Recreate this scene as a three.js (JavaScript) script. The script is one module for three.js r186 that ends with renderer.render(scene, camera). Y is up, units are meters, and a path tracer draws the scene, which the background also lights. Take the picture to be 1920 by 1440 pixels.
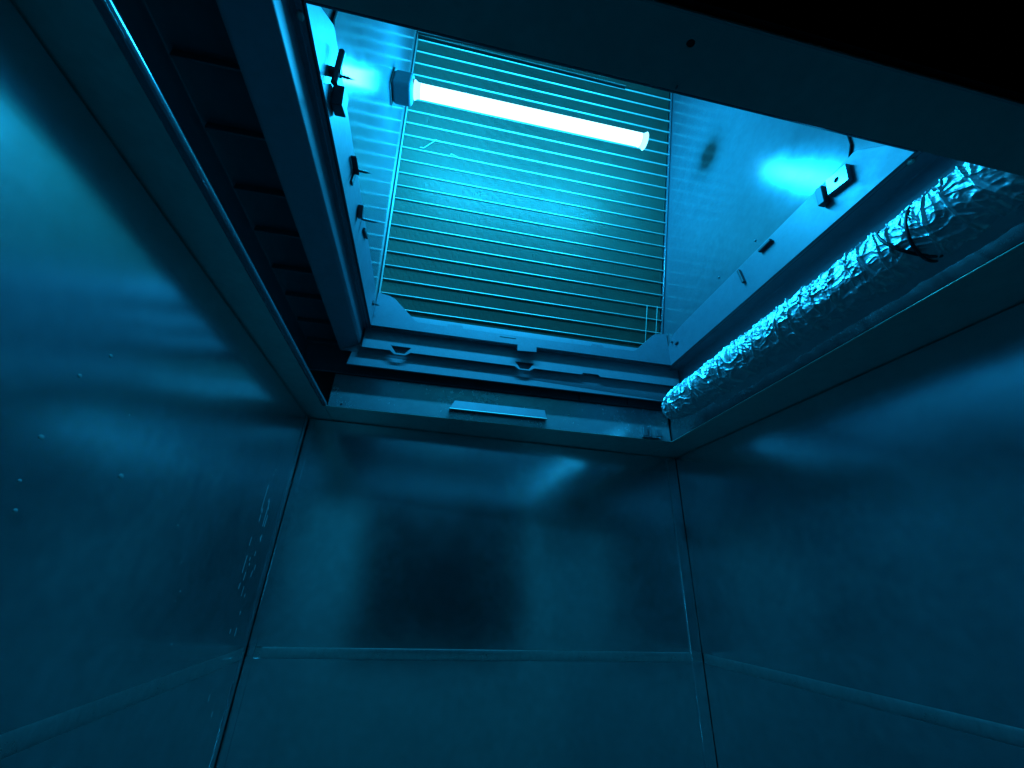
import * as THREE from 'three';
import { RoundedBoxGeometry } from 'three/addons/geometries/RoundedBoxGeometry.js';
import { mergeGeometries, mergeVertices, toCreasedNormals } from 'three/addons/utils/BufferGeometryUtils.js';
import { ImprovedNoise } from 'three/addons/math/ImprovedNoise.js';

// ---------- camera, light, exposure ----------
const scene = new THREE.Scene();
scene.background = new THREE.Color(0x000000);
const camera = new THREE.PerspectiveCamera(85.443, 4 / 3, 0.01, 20);
camera.rotation.order = 'YXZ';
camera.rotation.set(THREE.MathUtils.degToRad(25.941), THREE.MathUtils.degToRad(-9.889), THREE.MathUtils.degToRad(2.461));
const renderer = new THREE.WebGLRenderer({ antialias: true });
renderer.toneMapping = THREE.LinearToneMapping;
renderer.toneMappingExposure = 1;
renderer.shadowMap.enabled = true;

const LAMP = { x0: -0.0645, x1: 0.180, y: 0.4415, z: -0.262, r: 0.0068 };   // the glowing tube
const GLOW = new THREE.Color().setRGB(1.25, 2.6, 2.9);
const LAMP_COLOR = new THREE.Color().setRGB(0.003, 0.40, 0.89);
const LAMP_POWER = 0.095;                                                       // candela of each short length of tube
const LAMP_PIECES = 9;

// ---------- helpers ----------
let seed = 7;
const rnd = () => { seed = (seed * 1664525 + 1013904223) >>> 0; return seed / 4294967296; };
const rr = (a, b) => a + (b - a) * rnd();
const lerp = (a, b, t) => a + (b - a) * t;
const used = new Map();
function numbered(name) {
  const n = used.get(name) ?? 0; used.set(name, n + 1);
  return n ? name + '_' + String(n).padStart(3, '0') : name;
}
function thing(name, label, category, kind) {
  const o = new THREE.Group(); o.name = numbered(name); o.userData = { label, category };
  if (kind) o.userData.kind = kind;
  scene.add(o); return o;
}
function uvMetres(g) {                                          // box-projected uv in metres
  const p = g.attributes.position, n = g.attributes.normal, uv = new Float32Array(p.count * 2);
  for (let i = 0; i < p.count; i++) {
    const ax = Math.abs(n.getX(i)), ay = Math.abs(n.getY(i)), az = Math.abs(n.getZ(i));
    const x = p.getX(i), y = p.getY(i), z = p.getZ(i);
    const [u, v] = ax >= ay && ax >= az ? [z, y] : ay >= az ? [x, z] : [x, y];
    uv[2 * i] = u; uv[2 * i + 1] = v;
  }
  g.setAttribute('uv', new THREE.BufferAttribute(uv, 2)); return g;
}
function part(name, geo, mat, parent, extra) {
  const m = new THREE.Mesh(Array.isArray(geo) ? mergeGeometries(geo.map((g) => { const h = g.index ? g.toNonIndexed() : g; for (const k of Object.keys(h.attributes)) if (!['position', 'normal', 'uv'].includes(k)) h.deleteAttribute(k); return h; })) : geo, mat);
  m.name = name; m.castShadow = m.receiveShadow = true;
  if (extra) Object.assign(m.userData, extra);
  parent.add(m); return m;
}
function box(x0, x1, y0, y1, z0, z1, r = 0.0006) {
  const w = x1 - x0, h = y1 - y0, d = z1 - z0;
  const g = r > 0 ? new RoundedBoxGeometry(w, h, d, 2, Math.min(r, w / 2.1, h / 2.1, d / 2.1)) : new THREE.BoxGeometry(w, h, d);
  g.translate((x0 + x1) / 2, (y0 + y1) / 2, (z0 + z1) / 2); return uvMetres(g);
}
function bar(a, b, r0, r1 = r0, seg = 12) {                     // round bar between two points
  const A = new THREE.Vector3(...a), B = new THREE.Vector3(...b), d = B.clone().sub(A);
  const g = new THREE.CylinderGeometry(r1, r0, d.length(), seg, 1);
  g.applyQuaternion(new THREE.Quaternion().setFromUnitVectors(new THREE.Vector3(0, 1, 0), d.clone().normalize()));
  g.translate(...A.add(B).multiplyScalar(0.5).toArray()); return g;
}
function plateZY(pts, x0, thick, bevel = 0.0003) {                // outline in (z, y), thickness along x from x0
  const s = new THREE.Shape(pts.map(([z, y]) => new THREE.Vector2(-z, y)));
  const g = new THREE.ExtrudeGeometry(s, { depth: thick - 2 * bevel, bevelEnabled: bevel > 0, bevelSize: bevel, bevelThickness: bevel, bevelSegments: 1 });
  g.translate(0, 0, bevel); g.rotateY(Math.PI / 2); g.translate(x0, 0, 0); return uvMetres(g);
}
function plateXY(pts, z0, thick, bevel = 0.0003) {
  const s = new THREE.Shape(pts.map(([x, y]) => new THREE.Vector2(x, y)));
  const g = new THREE.ExtrudeGeometry(s, { depth: thick - 2 * bevel, bevelEnabled: bevel > 0, bevelSize: bevel, bevelThickness: bevel, bevelSegments: 1 });
  g.translate(0, 0, z0 + bevel); return uvMetres(g);
}

// ---------- textures: grain, patches and spangle of the metal ----------
const noise = new ImprovedNoise();
function tileNoise(u, v, f, z) {                                  // periodic: four blended taps
  const a = (x, y) => noise.noise(x * f, y * f, z);
  const wu = u, wv = v;
  return a(u, v) * (1 - wu) * (1 - wv) + a(u - 1, v) * wu * (1 - wv) + a(u, v - 1) * (1 - wu) * wv + a(u - 1, v - 1) * wu * wv;
}
function texture(n, fill, srgb = false) {
  const d = new Uint8Array(n * n * 4);
  for (let j = 0; j < n; j++) for (let i = 0; i < n; i++) {
    const c = fill(i / n, j / n); const k = 4 * (j * n + i);
    for (let q = 0; q < 3; q++) d[k + q] = Math.max(0, Math.min(255, Math.round(255 * (Array.isArray(c) ? c[q] : c))));
    d[k + 3] = 255;
  }
  const t = new THREE.DataTexture(d, n, n, THREE.RGBAFormat);
  t.wrapS = t.wrapT = THREE.RepeatWrapping; t.magFilter = THREE.LinearFilter; t.minFilter = THREE.LinearMipmapLinearFilter;
  t.generateMipmaps = true; if (srgb) t.colorSpace = THREE.SRGBColorSpace; t.needsUpdate = true; return t;
}
function rep(t, metres) { const c = t.clone(); c.repeat.set(1 / metres, 1 / metres); c.needsUpdate = true; return c; }
const tRough = texture(512, (u, v) => {
  const streak = tileNoise(u, v * 0.999, 60, 1.5) * 0.05;
  const big = tileNoise(u, v, 5, 3.1) * 0.1 + tileNoise(u, v, 14, 8.7) * 0.07;
  return 0.5 + big + streak + (rnd() - 0.5) * 0.05;
});
const tTone = texture(512, (u, v) => {
  const s = tileNoise(u, v, 34, 5.5) * 0.1 + tileNoise(u, v, 9, 2.2) * 0.08;
  return 0.88 + s + (rnd() - 0.5) * 0.03;
});
const tWave = texture(256, (u, v) => 0.5 + tileNoise(u, v, 4, 0.7) * 0.6 + tileNoise(u, v, 9, 4.7) * 0.14);
const tGrain = texture(256, () => 0.5 + (rnd() - 0.5) * 0.8);

// ---------- materials ----------
const col = (r, g, b) => new THREE.Color().setRGB(r, g, b);
const std = (o) => new THREE.MeshStandardMaterial(o);
const M = {
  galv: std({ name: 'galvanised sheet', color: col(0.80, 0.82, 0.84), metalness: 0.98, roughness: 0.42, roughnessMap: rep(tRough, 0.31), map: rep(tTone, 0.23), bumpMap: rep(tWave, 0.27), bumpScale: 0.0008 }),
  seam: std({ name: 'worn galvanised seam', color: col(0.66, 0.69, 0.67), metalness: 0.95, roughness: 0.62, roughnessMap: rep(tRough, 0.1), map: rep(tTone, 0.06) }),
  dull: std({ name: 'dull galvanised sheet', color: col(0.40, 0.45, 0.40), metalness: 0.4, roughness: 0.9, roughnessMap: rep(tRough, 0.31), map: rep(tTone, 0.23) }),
  flange: std({ name: 'galvanised flange', color: col(0.52, 0.62, 0.55), metalness: 0.65, roughness: 0.7, roughnessMap: rep(tRough, 0.23), map: rep(tTone, 0.11) }),
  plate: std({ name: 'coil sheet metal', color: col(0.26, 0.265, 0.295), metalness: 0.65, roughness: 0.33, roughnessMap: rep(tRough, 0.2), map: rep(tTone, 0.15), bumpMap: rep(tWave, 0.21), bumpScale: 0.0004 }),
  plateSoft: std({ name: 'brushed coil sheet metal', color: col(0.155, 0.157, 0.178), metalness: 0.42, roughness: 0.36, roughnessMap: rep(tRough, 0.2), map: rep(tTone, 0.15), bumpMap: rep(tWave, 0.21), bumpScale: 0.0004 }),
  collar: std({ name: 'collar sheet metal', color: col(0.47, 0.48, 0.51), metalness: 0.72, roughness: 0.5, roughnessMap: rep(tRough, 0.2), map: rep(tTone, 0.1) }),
  fin: std({ name: 'aluminium fin', color: col(0.19, 0.225, 0.165), metalness: 0.3, roughness: 0.46, side: THREE.DoubleSide }),
  rail: std({ name: 'rail sheet metal', color: col(0.125, 0.125, 0.15), metalness: 0.12, roughness: 0.95, roughnessMap: rep(tRough, 0.13), map: rep(tTone, 0.09) }),
  tube: std({ name: 'aluminium coil tube', color: col(0.5, 0.56, 0.49), metalness: 0.6, roughness: 0.46, map: rep(tTone, 0.05) }),
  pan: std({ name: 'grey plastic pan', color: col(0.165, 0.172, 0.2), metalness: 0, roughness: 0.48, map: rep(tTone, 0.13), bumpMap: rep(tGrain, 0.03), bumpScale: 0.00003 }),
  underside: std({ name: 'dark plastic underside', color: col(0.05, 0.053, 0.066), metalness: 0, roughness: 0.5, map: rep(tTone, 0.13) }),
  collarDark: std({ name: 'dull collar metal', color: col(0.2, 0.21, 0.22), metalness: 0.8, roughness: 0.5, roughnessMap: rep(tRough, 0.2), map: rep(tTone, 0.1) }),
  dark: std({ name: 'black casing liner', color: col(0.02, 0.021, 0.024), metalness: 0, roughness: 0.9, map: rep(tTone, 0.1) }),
  clip: std({ name: 'dark grey clip plastic', color: col(0.03, 0.033, 0.04), metalness: 0, roughness: 0.5, map: rep(tTone, 0.02) }),
  screw: std({ name: 'dark steel screw', color: col(0.1, 0.105, 0.11), metalness: 0.9, roughness: 0.45 }),
  socket: std({ name: 'grey lamp socket', color: col(0.10, 0.105, 0.125), metalness: 0, roughness: 0.6, map: rep(tTone, 0.03) }),
  foil: std({ name: 'crinkled aluminium foil', color: col(0.74, 0.76, 0.77), metalness: 0.95, roughness: 0.42 }),
  strap: std({ name: 'black tie strap', color: col(0.015, 0.015, 0.018), metalness: 0, roughness: 0.5 }),
  spot: std({ name: 'pale dried sealant', color: col(0.21, 0.24, 0.23), metalness: 0, roughness: 0.6 }),
  glow: std({ name: 'glowing lamp glass', color: col(0.8, 0.85, 0.85), roughness: 0.3, emissive: GLOW, emissiveIntensity: 1 }),
};
M.scratch = std({ name: 'bare scratched metal', color: col(0.5, 0.54, 0.53), metalness: 0.3, roughness: 0.6 });
M.rim = std({ name: 'glowing lamp rim', color: col(0.8, 0.85, 0.85), roughness: 0.3, emissive: col(0.6, 1.6, 1.7), emissiveIntensity: 1 });

// ---------- plenum walls ----------
const Y_FLANGE = 0.15607, Y_SEAM = -0.05982, Y_FLOOR = -0.5;
function wall(name, label, a, b, outward, opts = {}) {             // from plan point a to b, one upper and one lower panel with a swaged seam between
  const t = thing(name, label, 'duct wall', 'structure');
  const A = new THREE.Vector3(a[0], 0, a[1]), B = new THREE.Vector3(b[0], 0, b[1]), L = A.distanceTo(B);
  const dir = B.clone().sub(A).normalize(), out = new THREE.Vector3(...outward);
  const basis = new THREE.Matrix4().makeBasis(dir, new THREE.Vector3(0, 1, 0), dir.clone().cross(new THREE.Vector3(0, 1, 0)));
  const sgn = dir.clone().cross(new THREE.Vector3(0, 1, 0)).dot(out) > 0 ? 1 : -1;   // +: sheet lies on local +z
  basis.setPosition(A);
  const lay = (u0, u1, y0, y1, w0, w1, r) => { const [p, q] = sgn > 0 ? [w0, w1] : [-w1, -w0]; return box(u0, u1, y0, y1, p, q, r); };
  t.userData.length = undefined; delete t.userData.length;
  const place = (g) => g.applyMatrix4(basis);
  const e0 = opts.e0 ?? 0.00087, e1 = opts.e1 ?? 0.00087;
  part('panel', place(lay(e0, L - e1, Y_SEAM + 0.00365, Y_FLANGE - 0.00052, 0, 0.0026, 0.00104)), M.galv, t);
  part('panel', place(lay(e0, L - e1, Y_FLOOR, Y_SEAM - 0.00365, 0, 0.0026, 0.00104)), M.galv, t);
  const bead = [];
  {
    const g = new THREE.CylinderGeometry(0.0046, 0.0046, L - e0 - e1 - 0.012, 28, 1); g.rotateZ(Math.PI / 2);
    g.scale(1, 1, 0.15); g.translate(L / 2, Y_SEAM, sgn * 0.0003); bead.push(uvMetres(g));
  }
  bead.push(lay(e0 + 0.0008, L - e1 - 0.0008, Y_SEAM - 0.0041, Y_SEAM + 0.0041, 0.0006, 0.002, 0));
  part('seam_bead', place(mergeGeometries(bead.map((g) => g.toNonIndexed()))), M.seam, t);
  return { t, place, lay, L, sgn };
}
const WL = wall('left_wall', 'left galvanised duct wall, bright where the lamp reaches it below the flange', [-0.14497, -0.0200], [-0.14237, -0.4562], [-1, 0, 0]);
const WB = wall('back_wall', 'galvanised duct wall at the far end, below the coil opening', [-0.14237, -0.45693], [0.29912, -0.47427], [0, 0, -1], { e0: 0.0003, e1: 0.01214 });
const WR = wall('right_wall', 'right galvanised duct wall below the foil wrapped pipe', [0.31778, -0.0500], [0.29896, -0.47254], [1, 0, 0], { e1: 0.0003 });
{ // folded standing strip in the right-hand corner, and lap edge in the left-hand corner
  part('corner_strip', WB.place(WB.lay(WB.L - 0.01344, WB.L - 0.0003, Y_FLOOR, Y_FLANGE - 0.00069, -0.00191, 0.00052, 0.00096)), M.galv, WB.t);
  part('lap_edge', WB.place(WB.lay(0.00208, 0.00737, Y_FLOOR, Y_FLANGE - 0.00069, -0.00104, -0.00018, 0.00043)), M.galv, WB.t);
  part('lap_edge', WL.place(WL.lay(WL.L - 0.0091, WL.L - 0.0026, Y_FLOOR, Y_FLANGE - 0.00069, -0.00104, -0.00018, 0.00043)), M.galv, WL.t);
  part('backing_strip', box(-0.14913, -0.13916, Y_FLOOR, Y_FLANGE - 0.00087, -0.46256, -0.46083, 0), M.dark, WB.t);
  part('backing_strip', box(0.2940, 0.3040, Y_FLOOR, Y_FLANGE - 0.001, -0.4800, -0.4785, 0), M.dark, WR.t);
}
{ // the wall with the access opening that the camera looks through; it shows in the far wall as a reflection
  const t = thing('near_wall', 'galvanised duct wall with the access opening the view is taken through', 'duct wall', 'structure');
  const s = new THREE.Shape([[-0.14393, Y_FLOOR], [0.31561, Y_FLOOR], [0.3150, 0.1556], [-0.1440, 0.1556]].map((p) => new THREE.Vector2(...p)));
  s.holes.push(new THREE.Path([[-0.0900, -0.1215], [-0.0900, 0.1552], [0.2246, 0.1552], [0.2246, -0.1215]].map((p) => new THREE.Vector2(...p))));
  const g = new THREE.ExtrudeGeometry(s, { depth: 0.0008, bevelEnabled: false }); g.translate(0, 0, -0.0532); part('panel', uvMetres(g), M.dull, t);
}
// dried drops and scratches on the left wall, drops and shavings on the right wall
function blob(x, y, z, ry, rz, flat) { const g = new THREE.SphereGeometry(1, 10, 7); g.scale(flat, ry, rz); g.translate(x, y, z); return g; }
const leftX = (z) => lerp(-0.14497, -0.14237, (-0.01734 - z) / 0.43786), rightX = (z) => lerp(0.31778, 0.29896, (-0.01734 - z) / 0.4552);
for (const [y, z, s] of [[0.06885, -0.17843, 1.3], [0.08289, -0.18728, 1.2], [0.0391, -0.22439, 2], [0.02436, -0.28543, 0.9], [0.04266, -0.1767, 1.5], [0.0052, -0.30346, 0.7], [-0.0104, -0.31387, 0.8], [-0.01561, -0.31214, 0.6], [0.02688, -0.17774, 1], [0.05722, -0.30346, 0.8], [0.0867, -0.40751, 1], [0.0815, -0.40578, 0.8], [-0.03901, -0.32515, 1], [0.01734, -0.18208, 1.1], [0.06503, -0.21243, 0.7], [-0.00867, -0.4, 0.6]])
  part('dried_drop', blob(leftX(z), y, z, 0.00061 * s, 0.00087 * s, 0.00026 * s), M.spot, WL.t);
for (let k = 0; k < 26; k++) {
  const y = lerp(0.06069, -0.09537, rnd()), z = -0.40924 + (rnd() - 0.5) * 0.02948, len = rr(0.00173, k < 8 ? 0.02601 : 0.00694), w = rr(0.00016, 0.00039);
  const g = new RoundedBoxGeometry(0.00026, len, w, 1, 0.00009); g.translate(leftX(z), y, z); part('scratch', g, M.scratch, WL.t);
}
for (const [y, z, s] of [[-0.00347, -0.38748, 0.9], [0.11012, -0.44219, 0.8]]) part('dried_drop', blob(rightX(z), y, z, 0.00061 * s, 0.00069 * s, 0.00026), M.spot, WR.t);
part('screw_tip', bar([0.28742, 0.14437, -0.44046], [rightX(-0.44046), 0.14437, -0.44046], 0.00052, 0.00078), M.tube, WR.t);
part('screw_tip', bar([0.28785, 0.12312, -0.5], [rightX(-0.5), 0.12312, -0.5], 0.00043, 0.00087), M.tube, WR.t);
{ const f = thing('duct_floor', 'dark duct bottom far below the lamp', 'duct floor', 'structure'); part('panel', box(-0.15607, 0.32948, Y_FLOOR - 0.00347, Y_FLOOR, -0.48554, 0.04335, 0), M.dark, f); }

// ---------- flange: the ledge round the opening ----------
const FL = { xl: -0.11836, xr: 0.26184, zf: -0.41618, zn: -0.0737, y: Y_FLANGE };
{
  const t = thing('duct_flange', 'galvanised ledge folded inward round the top of the duct', 'duct flange');
  const y0 = FL.y, y1 = FL.y + 0.00104;
  part('ledge', box(-0.14913, FL.xl, y0, y1, -0.46387, -0.0200, 0.00034), M.flange, t);
  part('ledge', box(FL.xr, 0.32254, y0, y1, -0.47687, -0.04951, 0.00034), M.flange, t);
  part('ledge', box(FL.xl + 0.00026, FL.xr - 0.00026, y0, y1, -0.4786, FL.zf, 0.00034), M.flange, t);
  { // near ledge, with a screw hole through it
    const s = new THREE.Shape(); s.moveTo(FL.xl + 0.00026, 0.0523); s.lineTo(FL.xr - 0.00026, 0.0523); s.lineTo(FL.xr - 0.00026, -FL.zn); s.lineTo(FL.xl + 0.00026, -FL.zn); s.closePath();
    const h = new THREE.Path(); h.absellipse(0.06295, 0.06, 0.00139, 0.00112, 0, Math.PI * 2); s.holes.push(h);
    const g = new THREE.ExtrudeGeometry(s, { depth: 0.00104, bevelEnabled: false, curveSegments: 20 }); g.rotateX(-Math.PI / 2); g.translate(0, y0, 0);
    part('ledge', uvMetres(g), M.flange, t);
    part('screw_head', blob(0.06295, 0.1570, -0.0600, 0.0008, 0.0021, 0.0021), M.dark, t);
    part('paint_chip', blob(0.06546, 0.1558, -0.07248, 0.00026, 0.00078, 0.00043), M.spot, t);
  }
  part('hem', (() => { const g = bar([FL.xl, y0 + 0.00191, -0.41531], [FL.xl, y0 + 0.00191, -0.04951], 0.0026, 0.0026, 20); return uvMetres(g); })(), M.plate, t);
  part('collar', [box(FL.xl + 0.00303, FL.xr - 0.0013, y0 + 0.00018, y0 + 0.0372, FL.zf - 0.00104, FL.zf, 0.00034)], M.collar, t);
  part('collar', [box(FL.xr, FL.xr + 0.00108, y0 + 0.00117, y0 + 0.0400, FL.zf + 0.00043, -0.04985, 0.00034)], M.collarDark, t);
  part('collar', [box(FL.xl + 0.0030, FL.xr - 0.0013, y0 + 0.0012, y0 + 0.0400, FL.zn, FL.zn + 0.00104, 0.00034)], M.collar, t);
  { // strip fixed to the far collar
    const g = plateXY([[0.0065, 0.16691], [0.01084, 0.17644], [0.11012, 0.17644], [0.11142, 0.16691]], FL.zf + 0.00018, 0.0050, 0.00069);
    { const q = g.attributes.position; for (let i = 0; i < q.count; i++) if (q.getZ(i) > FL.zf + 0.0025) q.setZ(i, q.getZ(i) - (q.getY(i) - 0.166) * 0.22); g.computeVertexNormals(); }
    const m = part('mounting_strip', g, M.rail, t);
    part('strip_lip', bar([0.00607, 0.16604, FL.zf + 0.0046], [0.11202, 0.16604, FL.zf + 0.0046], 0.00087, 0.00087), M.tube, m);
  }
  part('corner_bracket', [box(0.22586, 0.23107, 0.15954, 0.17168, FL.zf + 0.00018, FL.zf + 0.00347), box(0.2328, 0.23453, 0.15867, 0.17081, FL.zf + 0.00018, FL.zf + 0.00607), box(0.22456, 0.2458, 0.1571, 0.15833, FL.zf + 0.00018, FL.zf + 0.0052), box(0.2419, 0.24797, 0.15954, 0.16821, FL.zf + 0.00018, FL.zf + 0.00434)], M.plate, t);
  part('rivet', blob(-0.10231, 0.1604, FL.zf + 0.00026, 0.00096, 0.00087, 0.00096), M.screw, t);
  part('rivet', blob(0.13873, 0.17558, FL.zf + 0.00026, 0.00096, 0.00087, 0.00096), M.tube, t);
}

// ---------- casing above the flange ----------
{
  const t = thing('coil_cabinet', 'black lined cabinet around the coil above the duct', 'cabinet');
  const top = 0.80, y = 0.1575;
  part('side_panel', box(-0.1560, -0.1525, y, top, -0.4300, -0.0510, 0), M.dark, t);
  part('side_panel', box(0.3035, 0.3070, y, top, -0.4300, -0.0510, 0), M.dark, t);
  part('back_panel', box(-0.1525, 0.3035, y, top, -0.4340, -0.4300, 0), M.dark, t);
  part('front_panel', box(-0.1525, 0.3035, y, top, -0.0540, -0.0506, 0), M.dark, t);
  part('top_panel', box(-0.1560, 0.3070, top, top + 0.004, -0.4340, -0.0506, 0), M.dark, t);
}

// ---------- drain pan ----------
{
  const t = thing('drain_pan', 'stepped grey plastic drain pan framing the coil opening', 'drain pan');
  // rings from the inner rim outwards: [y, xLeft, xRight, zFar, zNear]
  const key = [
    [0.2620, -0.0872, 0.2578, -0.3940, -0.1110], [0.2405, -0.0868, 0.2574, -0.3935, -0.1115],
    [0.2400, -0.0872, 0.2580, -0.3936, -0.1112],
    [0.2402, -0.0926, 0.2715, -0.3992, -0.1085], [0.2395, -0.0932, 0.2722, -0.3996, -0.1075],
    [0.2200, -0.0935, 0.2727, -0.3997, -0.1000, 0.2255, 0.2240], [0.2185, -0.0940, 0.2732, -0.3998, -0.0990, 0.2236, 0.2220], [0.2176, -0.0950, 0.2742, -0.3999, -0.0980, 0.2228, 0.2210],
    [0.2166, -0.0962, 0.2800, -0.4000, -0.0930, 0.2222, 0.2205], [0.2156, -0.0970, 0.2808, -0.4003, -0.0920, 0.2218, 0.2195],
    [0.1996, -0.1108, 0.2816, -0.4006, -0.0900, 0.2148], [0.1988, -0.1116, 0.2820, -0.4010, -0.0894, 0.2142],
    [0.1988, -0.1126, 0.2830, -0.4020, -0.0888, 0.2142], [0.1996, -0.1132, 0.2836, -0.4026, -0.0882, 0.2148],
  ];
  const under = [key[key.length - 1],
    [0.2230, -0.1142, 0.2848, -0.4038, -0.0870], [0.2240, -0.1150, 0.2858, -0.4046, -0.0860],
    [0.2240, -0.1490, 0.3000, -0.4138, -0.0670], [0.2230, -0.1500, 0.3010, -0.4142, -0.0660], [0.1940, -0.1505, 0.3012, -0.4146, -0.0655], [0.1936, -0.1512, 0.3018, -0.4154, -0.0645],
  ];
  function ringed(rows) {
    const pos = [], idx = [];
    for (const [y, xl, xr, zf, zn, yl = y, yr = y] of rows) pos.push(xl, yl, zn, xl, yl, zf, xr, yr, zf, xr, yr, zn);
    for (let k = 0; k + 1 < rows.length; k++) for (let c = 0; c < 4; c++) {
      const a = 4 * k + c, b = 4 * k + (c + 1) % 4, d = a + 4, e = b + 4; idx.push(a, d, b, b, d, e);
    }
    const g = new THREE.BufferGeometry(); g.setAttribute('position', new THREE.Float32BufferAttribute(pos, 3)); g.setIndex(idx);
    return uvMetres(toCreasedNormals(g, 0.95));
  }
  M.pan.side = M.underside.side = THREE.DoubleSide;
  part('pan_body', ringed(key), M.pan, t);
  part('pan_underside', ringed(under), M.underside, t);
  const ribL = box(-0.147, -0.1114, 0.2195, 0.2238, -0.0007, 0.0007, 0.0003), ribF = box(-0.0006, 0.0006, 0.1940, 0.2236, -0.4143, -0.4126, 0.0002);
  for (let k = 0; k < 9; k++) { const m = part('rib', ribL, M.underside, t); m.position.z = -0.10 - 0.0375 * k - (k % 2) * 0.002; }
  for (let k = 0; k < 6; k++) { const m = part('rib', ribF, M.underside, t); m.position.x = -0.0800 + 0.0580 * k; }
  part('rib', box(-0.148, 0.260, 0.1934, 0.1946, -0.4146, -0.4126, 0.0002), M.underside, t);
  { // notched plate hanging under the far rim
    const s = new THREE.Shape([[-0.0908, 0.2176], [-0.0625, 0.2176], [-0.0575, 0.2135], [-0.0465, 0.2135], [-0.0410, 0.2176], [0.0710, 0.2176], [0.0760, 0.2140], [0.0880, 0.2140], [0.0930, 0.2176], [0.1480, 0.2176], [0.1500, 0.2200], [0.1680, 0.2200], [0.1700, 0.2176], [0.2684, 0.2176], [0.2684, 0.2402], [-0.0908, 0.2402]].map((p) => new THREE.Vector2(...p)));
    for (const [x0, x1] of [[-0.0625, -0.0410], [0.0710, 0.0930]]) { const w = x1 - x0; s.holes.push(new THREE.Path([[x0, 0.2234], [x1, 0.2234], [x1 - w * 0.28, 0.2150], [x0 + w * 0.28, 0.2150]].map((p) => new THREE.Vector2(...p)))); }
    const g = new THREE.ExtrudeGeometry(s, { depth: 0.0006, bevelEnabled: true, bevelSize: 0.0003, bevelThickness: 0.0003, bevelSegments: 2 }); g.translate(0, 0, -0.3961);
    part('step_plate', uvMetres(g), M.pan, t);
    part('lip_plate', plateXY([[-0.1030, 0.1990], [0.2810, 0.1990], [0.2810, 0.2235], [-0.0990, 0.2235]], -0.4034, 0.0022, 0.0005), M.pan, t);
  }
  for (const [x, z] of [[0.2588, -0.1195], [-0.0885, -0.1200]]) part('corner_nub', blob(x, 0.2392, z, 0.0012, 0.0022, 0.0018), M.tube, t);
  for (const [x, z] of [[-0.0885, -0.3975], [0.2595, -0.3965]]) part('corner_nub', blob(x, 0.2385, z, 0.0018, 0.0022, 0.0022), M.pan, t);
}

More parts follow.
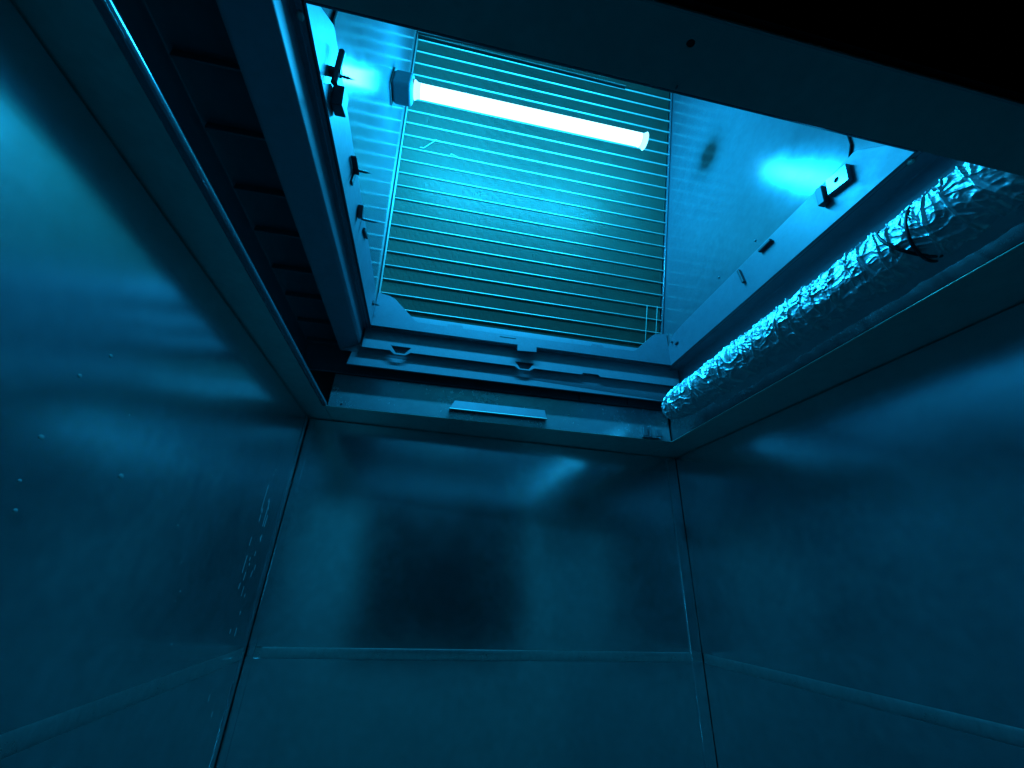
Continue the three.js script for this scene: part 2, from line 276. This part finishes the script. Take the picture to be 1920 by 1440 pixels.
// ---------- coil ----------
const coil = thing('evaporator_coil', 'slanted evaporator coil of horizontal tubes between two shiny end plates', 'coil');
const SLOPE = 0.315, TH = Math.atan(SLOPE), PITCH = 0.01648, CX0 = -0.0848, CX1 = 0.2548;
{
  // side plates, triangular, each leaning edge following a slab
  const plateOutline = [[-0.4155, 0.258], [-0.405, 0.254], [-0.150, 0.254], [-0.1485, 0.272], [-0.1455, 0.280], [-0.1420, 0.287], [-0.1412, 0.296], [-0.1430, 0.306], [-0.262, 0.74], [-0.285, 0.74]];
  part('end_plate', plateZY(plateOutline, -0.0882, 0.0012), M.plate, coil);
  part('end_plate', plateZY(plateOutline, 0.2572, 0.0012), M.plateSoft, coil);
  part('back_plate', box(-0.0900, -0.0892, 0.24, 0.74, -0.40, -0.108, 0), M.plate, coil);
  part('back_plate', box(0.2592, 0.2600, 0.24, 0.74, -0.40, -0.108, 0), M.plate, coil);
  // base rails with a diagonal near end
  const railOutline = [[-0.3922, 0.2402], [-0.3922, 0.2620], [-0.372, 0.2745], [-0.350, 0.2762], [-0.147, 0.2765], [-0.1415, 0.2770], [-0.1385, 0.2755], [-0.1235, 0.2590], [-0.1145, 0.2440], [-0.1145, 0.2402]];
  const railL = part('rail', plateZY(railOutline, -0.0862, 0.0014), M.rail, coil);
  const railR = part('rail', plateZY(railOutline, 0.2555, 0.0014), M.rail, coil);
  // aprons: far and near
  const apron = [[-0.0845, 0.2403], [0.0720, 0.2403], [0.0722, 0.2328], [0.0932, 0.2340], [0.0934, 0.2403], [0.2553, 0.2403], [0.2553, 0.2830], [0.2425, 0.2812], [0.2380, 0.2790], [0.2130, 0.2545], [0.2090, 0.2528], [0.1735, 0.2520], [0.1722, 0.2545], [0.1593, 0.2548], [0.1575, 0.2518], [0.1090, 0.2512], [0.0105, 0.2512], [0.0093, 0.2548], [-0.0059, 0.2543], [-0.0061, 0.2513], [-0.0380, 0.2515], [-0.0420, 0.2535], [-0.0660, 0.2770], [-0.0720, 0.2800], [-0.0845, 0.2825]];
  part('apron', plateXY(apron, -0.3884, 0.0012), M.rail, coil);
  part('apron_slot', box(0.0516, 0.0698, 0.2474, 0.2486, -0.3873, -0.3867, 0.0002), M.screw, coil);
  part('apron', plateXY([[-0.0845, 0.2403], [0.2553, 0.2403], [0.2553, 0.2780], [0.2380, 0.2770], [0.2130, 0.2545], [-0.0420, 0.2535], [-0.0660, 0.2770], [-0.0845, 0.2780]], -0.1148, 0.0012), M.plate, coil);
  part('drip_bar', bar([-0.034, 0.2425, -0.1166], [0.0807, 0.2425, -0.1150], 0.0006), M.tube, coil);
  part('drip_bar', bar([-0.034, 0.2425, -0.1182], [0.0754, 0.2425, -0.1185], 0.0009), M.tube, coil);

  // slabs: a frame whose x runs along the tubes, y up the slab and z out of its face
  const W = CX1 - CX0;
  const tubeGeo = (() => { const g = new THREE.CapsuleGeometry(0.0009, W - 0.0026, 4, 10); g.rotateZ(Math.PI / 2); g.scale(1, 1, 1.3); g.translate(W / 2, 0, 0); return uvMetres(g); })();
  function finRow(variant) {                                         // upright fins between two tubes, with thickness at the front edge
    const p = 0.00135, n = Math.floor((W - 0.003) / p), h0 = 0.0009, h1 = PITCH - 0.0009, dep = 0.013, pos = [], uv = [], ind = [];
    const dents = Array.from({ length: 5 }, () => [rnd() * n, rr(1.5, 7), rr(-1, 1) * 0.0009]);
    for (let i = 0; i < n; i++) {
      let bend = (rnd() - 0.5) * 0.00030; if (variant) for (const [c, w, a] of dents) bend += a * Math.exp(-(((i - c) / w) ** 2));
      const x = 0.0016 + i * p, t = 0.00014, k = pos.length / 3, m = h0 + (h1 - h0) * 0.5;
      for (const [yy, off] of [[h0, 0], [m, bend], [h1, 0]]) {            // front edge (two corners), wave halfway in, back edge
        pos.push(x + off - t, yy, -0.0003, x + off + t, yy, -0.0003, x + off * 0.4 + p * 0.75, yy, -dep * 0.5, x, yy, -dep);
        for (let q = 0; q < 4; q++) uv.push(x, yy);
      }
      for (let q = 0; q < 2; q++) {
        const a = k + 4 * q, b = a + 4;
        ind.push(a, a + 1, b + 1, a, b + 1, b, a + 1, a + 2, b + 2, a + 1, b + 2, b + 1, a + 2, a + 3, b + 3, a + 2, b + 3, b + 2);
      }
    }
    const g = new THREE.BufferGeometry(); g.setAttribute('position', new THREE.Float32BufferAttribute(pos, 3)); g.setAttribute('uv', new THREE.Float32BufferAttribute(uv, 2)); g.setIndex(ind);
    const f = g.toNonIndexed(); f.computeVertexNormals(); return f;
  }
  const rows = [finRow(0), finRow(1), finRow(1), finRow(1), finRow(1), finRow(1)];
  function slab(z0, tilt, first, last, far) {
    const f = new THREE.Matrix4().makeRotationX(tilt); f.setPosition(CX0, 0.285, z0); const q = new THREE.Quaternion().setFromRotationMatrix(f);
    if (!far) { f.multiply(new THREE.Matrix4().makeRotationY(Math.PI)); f.multiply(new THREE.Matrix4().makeTranslation(-W, 0, 0)); q.setFromRotationMatrix(f); }
    const put = (m, v, z = 0) => { const at = new THREE.Vector3(0, v, z).applyMatrix4(f); m.position.copy(at); m.quaternion.copy(q); return m; };
    for (let k = first; k <= last; k++) {
      const v = 0.0050 + k * PITCH;
      put(part('tube', tubeGeo, M.tube, coil), v);
      if (k < last) put(part('fin_row', rows[Math.floor(rnd() * rows.length)], M.fin, coil, { kind: 'stuff' }), v);
    }
    const v0 = first * PITCH - 0.01, v1 = last * PITCH + 0.02;
    put(part('slab_backing', box(0.001, W - 0.001, v0, v1, -0.0165, -0.0145, 0), M.fin, coil), 0);
    put(part('side_channel', [box(-0.0012, 0.0000, v0, v1, -0.014, 0.0014, 0.0003), box(-0.0012, 0.0006, v0, v1, 0.0012, 0.0020, 0.0002)], M.tube, coil), 0);
    put(part('side_channel', [box(W - 0.0004, W + 0.0012, v0, v1, -0.014, 0.0016, 0.0003), box(W - 0.0006, W + 0.0012, v0, v1, 0.0008, 0.0014, 0.0002)], M.plate, coil), 0);
  }
  slab(-0.398, TH, -2, 27, true);
  slab(-0.112, -TH, -2, 27, false);

  part('wire', bar([0.2328, 0.3199, -0.3838], [0.2321, 0.2740, -0.3975], 0.00035, 0.0003, 8), M.tube, coil);
  part('wire', bar([0.2463, 0.3206, -0.3836], [0.2457, 0.2850, -0.3945], 0.00035, 0.0003, 8), M.tube, coil);
  part('bent_strip', [bar([-0.0463, 0.4769, -0.3345], [-0.0595, 0.4640, -0.3388], 0.0004, 0.0003, 8), bar([-0.0595, 0.4640, -0.3388], [-0.0640, 0.4628, -0.3380], 0.0006, 0.0003, 8)], M.tube, coil);
  part('bent_strip', bar([-0.0274, 0.4626, -0.3388], [-0.0194, 0.4610, -0.3392], 0.0006, 0.0003, 8), M.tube, coil);
  // fasteners on the rails
  const xl = -0.0846, xr = 0.2553;
  function screw(parent, a, dir, len) {
    const A = new THREE.Vector3(...a), D = new THREE.Vector3(...dir).normalize(), g = [];
    const at = (s) => A.clone().addScaledVector(D, s).toArray();
    g.push(bar(at(0), at(len * 0.75), 0.0008, 0.0007, 8), bar(at(len * 0.75), at(len), 0.0007, 0.0001, 8));
    for (let s = 0.12; s < 0.8; s += 0.14) g.push(bar(at(len * s), at(len * (s + 0.06)), 0.0013, 0.0008, 8));
    part('screw', g, M.screw, parent);
  }
  // left rail
  part('clamp_lever', [bar([xl + 0.0045, 0.2680, -0.1475], [xl + 0.0035, 0.2480, -0.1530], 0.0019, 0.0019, 14), blob(xl + 0.0045, 0.2680, -0.1475, 0.0019, 0.0019, 0.0019), bar([xl, 0.2560, -0.1520], [xl + 0.006, 0.2560, -0.1520], 0.0028, 0.0022, 14)], M.clip, railL);
  screw(railL, [xl, 0.2570, -0.1535], [1, 0.05, -0.10], 0.0125);
  part('clip_block', (() => { const g = new RoundedBoxGeometry(0.0065, 0.0125, 0.0105, 2, 0.0008); g.rotateX(0.35); g.translate(xl + 0.0034, 0.2525, -0.1655); return uvMetres(g); })(), M.clip, railL);
  part('clip_tab', [box(xl, xl + 0.0042, 0.2655, 0.2672, -0.2260, -0.2115, 0.0005), box(xl, xl + 0.0014, 0.2560, 0.2672, -0.2280, -0.2240, 0.0004)], M.clip, railL);
  screw(railL, [xl, 0.2665, -0.2225], [1, 0, -0.06], 0.0125);
  part('clip_block', (() => { const g = new RoundedBoxGeometry(0.0042, 0.0100, 0.0042, 2, 0.0006); g.rotateX(0.5); g.translate(xl + 0.0022, 0.2610, -0.2560); return uvMetres(g); })(), M.clip, railL);
  screw(railL, [xl, 0.2675, -0.2700], [1, 0, -0.06], 0.0135);
  part('clip_tab', (() => { const g = new RoundedBoxGeometry(0.0022, 0.0034, 0.0145, 2, 0.0006); g.rotateX(0.3); g.translate(xl + 0.0012, 0.2675, -0.2855); return uvMetres(g); })(), M.clip, railL);
  part('clip_tab', box(xl, xl + 0.0015, 0.2560, 0.2600, -0.3745, -0.3705, 0.0004), M.clip, railL);
  screw(railL, [xl, 0.2615, -0.3800], [1, 0, -0.1], 0.0055);
  // right rail
  {
    const s = new THREE.Shape(); s.moveTo(-0.0075, -0.0062); s.lineTo(0.0075, -0.0062); s.lineTo(0.0075, 0.0062); s.lineTo(-0.0075, 0.0062); s.closePath();
    const h = new THREE.Path(); h.absellipse(0, 0, 0.0021, 0.0021, 0, Math.PI * 2); s.holes.push(h);
    const g = new THREE.ExtrudeGeometry(s, { depth: 0.0034, bevelEnabled: true, bevelSize: 0.0005, bevelThickness: 0.0005, bevelSegments: 1, curveSegments: 20 });
    g.rotateY(-Math.PI / 2); g.rotateX(0.16); g.translate(xr, 0.2650, -0.1545); part('square_clip', uvMetres(g), M.plate, railR);
    part('clip_hub', bar([xr - 0.0001, 0.2650, -0.1545], [xr - 0.0026, 0.2650, -0.1545], 0.0017, 0.0015, 14), M.clip, railR);
  }
  part('clip_block', (() => { const g = new RoundedBoxGeometry(0.0055, 0.0150, 0.0055, 2, 0.0007); g.rotateX(0.12); g.translate(xr - 0.0028, 0.2640, -0.1675); return uvMetres(g); })(), M.clip, railR);
  part('clip_tab', box(xr - 0.0035, xr, 0.2688, 0.2718, -0.2310, -0.2170, 0.0008), M.clip, railR);
  part('clip_tab', (() => { const g = new RoundedBoxGeometry(0.0028, 0.0165, 0.0026, 2, 0.0005); g.rotateX(-0.15); g.translate(xr - 0.0015, 0.2640, -0.2565); return uvMetres(g); })(), M.clip, railR);
  part('clip_tab', box(xr - 0.0016, xr, 0.2585, 0.2605, -0.3715, -0.3655, 0.0004), M.clip, railR);
  screw(railR, [xr, 0.2660, -0.3770], [-1, 0, 0], 0.003);
  for (const [y, z] of [[0.2878, -0.235], [0.2883, -0.2865]]) part('rivet', blob(0.2571, y, z, 0.0013, 0.0013, 0.0009), M.screw, coil);
}

// ---------- ultraviolet lamp ----------
{
  const t = thing('ultraviolet_lamp', 'glowing white lamp tube held across the slanted coil by a dark socket', 'lamp');
  const { x0, x1, y, z, r } = LAMP;
  const a = [x0, y, z], b = [x1, y + 0.0004, z];
  const tube = bar(a, b, r, r, 28);
  part('lamp_tube', tube, M.glow, t);
  for (const [p, s] of [[x0, 1], [x1, -1]]) {
    const g = new THREE.LatheGeometry([[0.0069, 0.006], [0.0071, 0.003], [0.0082, 0.0008], [0.0090, 0], [0.0084, -0.0006], [0.0001, -0.0006]].map(([q, h]) => new THREE.Vector2(q, h)), 28);
    g.rotateZ(s > 0 ? -Math.PI / 2 : Math.PI / 2); g.translate(p - s * 0.0008, y, z); part('tube_rim', g, M.rim, t);
  }
  part('socket', (() => { const g = new RoundedBoxGeometry(0.0200, 0.0250, 0.0220, 4, 0.0045); g.translate(x0 - 0.0118, y - 0.0015, z); return uvMetres(g); })(), M.socket, t);
  part('socket_bracket', [box(x0 - 0.0224, x0 - 0.0212, y - 0.017, y + 0.013, z - 0.010, z + 0.010, 0.0004)], M.plate, t);
  part('screw', [bar([x0 - 0.0208, y + 0.0150, z + 0.004], [x0 - 0.0095, y + 0.0150, z + 0.004], 0.0011, 0.0007), blob(x0 - 0.0185, y + 0.0150, z + 0.004, 0.0022, 0.0022, 0.0014)], M.screw, t);
  for (let k = 0; k < LAMP_PIECES; k++) {
    const l = new THREE.PointLight(LAMP_COLOR, LAMP_POWER); l.position.set(lerp(x0, x1, (k + 0.5) / LAMP_PIECES), y, z);
    l.name = 'lamp_tube_light'; l.castShadow = true; l.shadow.radius = 0.36; t.add(l);
  }
}

// ---------- foil wrapped pipe ----------
{
  const t = thing('insulated_pipe', 'crinkled foil wrapped pipe running along the right side of the drain pan', 'pipe');
  const XC = 0.2358, YC = 0.174, R = 0.0150, z0 = -0.070, z1 = -0.370, NA = 220, NZ = 900;
  const ridge = (x, y, z) => 1 - Math.abs(noise.noise(x, y, z)) * 2;
  const folds = Array.from({ length: 46 }, (_, k) => [lerp(-0.365, -0.075, (k + rnd() * 0.9) / 46), rr(-0.55, 0.55), rr(0.0005, 0.0016), rr(0.0004, 0.0009), rr(0, 6.28)]);
  const pos = [], idx = [], uv = [];
  for (let j = 0; j <= NZ; j++) {
    const z = lerp(z0, z1, j / NZ);
    for (let i = 0; i <= NA; i++) {
      const th = (i % NA) / NA * Math.PI * 2, c = Math.cos(th), s = Math.sin(th);
      const px = c * R * 90, py = s * R * 90, pz = z * 90;
      let h = 0;
      const wx = noise.noise(px * 0.7, py * 0.7, pz * 0.6 + 9) * 1.4, wy = noise.noise(px * 0.7 + 5, py * 0.7, pz * 0.6) * 1.4;
      const rg = (q, a) => a * Math.pow(Math.max(0, ridge(...q)), 3);
      h += rg([px * 1.3 + wx, py * 1.3 + wy, pz * 0.9], 0.00125) + rg([px * 2.7 + wy, py * 2.7, pz * 2.2 + wx], 0.00050) + rg([px * 5.2 + wx, py * 5.2 + wy, pz * 4.6], 0.00012);
      h += 0.00010 * noise.noise(px * 9, py * 9, pz * 8) + 0.00080 * noise.noise(px * 0.8, py * 0.8, pz * 0.4 + 30);
      for (const [fz, sl, amp, wid, ph] of folds) {                  // tape folds running slantwise round the pipe
        const d = z - fz - sl * R * Math.abs(((th - 2.4 + Math.sin(ph) * 0.7 + Math.PI) % (Math.PI * 2)) - Math.PI) * 0.8;
        if (Math.abs(d) < wid * 3) h += amp * Math.exp(-((d / wid) ** 2));
      }
      const rad = (R + h - 0.0006) * (1 - 0.35 * Math.pow(Math.max(0, (-0.340 - z) / 0.030), 2));
      pos.push(XC + c * rad, YC + s * rad, z); uv.push(th * R, z);
    }
  }
  for (let j = 0; j < NZ; j++) for (let i = 0; i < NA; i++) { const a = j * (NA + 1) + i, b = a + 1, d = a + NA + 1; idx.push(a, d, b, b, d, d + 1); }
  const g = new THREE.BufferGeometry(); g.setAttribute('position', new THREE.Float32BufferAttribute(pos, 3)); g.setAttribute('uv', new THREE.Float32BufferAttribute(uv, 2)); g.setIndex(idx);
  g.computeVertexNormals(); part('foil_wrap', g, M.foil, t);
  // loose foil edge along the underside
  const fp = [], fi = [], n = 220;
  for (let k = 0; k <= n; k++) {
    const z = lerp(-0.072, -0.31, k / n), wv = noise.noise(k * 0.11, 3, 1) * 0.0015, dr = 0.004 + 0.004 * Math.max(0, noise.noise(k * 0.05, 8, 2)) ;
    fp.push(XC + 0.004, YC - R + 0.0008, z, XC + 0.008 + wv, YC - R - 0.0012 + wv * 0.4, z, XC + 0.010 + dr * 0.6 + wv, YC - R - 0.0015 + noise.noise(k * 0.3, 1, 7) * 0.0009, z);
    if (k < n) for (let q = 0; q < 2; q++) { const a = 3 * k + q; fi.push(a, a + 3, a + 1, a + 1, a + 3, a + 4); }
  }
  const fg = new THREE.BufferGeometry(); fg.setAttribute('position', new THREE.Float32BufferAttribute(fp, 3)); fg.setIndex(fi); fg.computeVertexNormals();
  M.flap = M.foil.clone(); M.flap.side = THREE.DoubleSide; part('foil_flap', fg, M.flap, t);
  // black tie straps
  for (const [z, tilt, r] of [[-0.1170, 0.28, R + 0.0012], [-0.1245, -0.35, R + 0.0009]]) {
    const k = new THREE.TorusGeometry(r, 0.0006, 8, 60); k.scale(1, 1, 1.5); k.rotateX(tilt); k.rotateY(tilt * 0.5); k.translate(XC, YC, z); part('tie_strap', k, M.strap, t);
  }
}

scene.traverse((o) => { if (o.isMesh) o.castShadow = o.receiveShadow = true; });
scene.add(camera);
renderer.render(scene, camera);
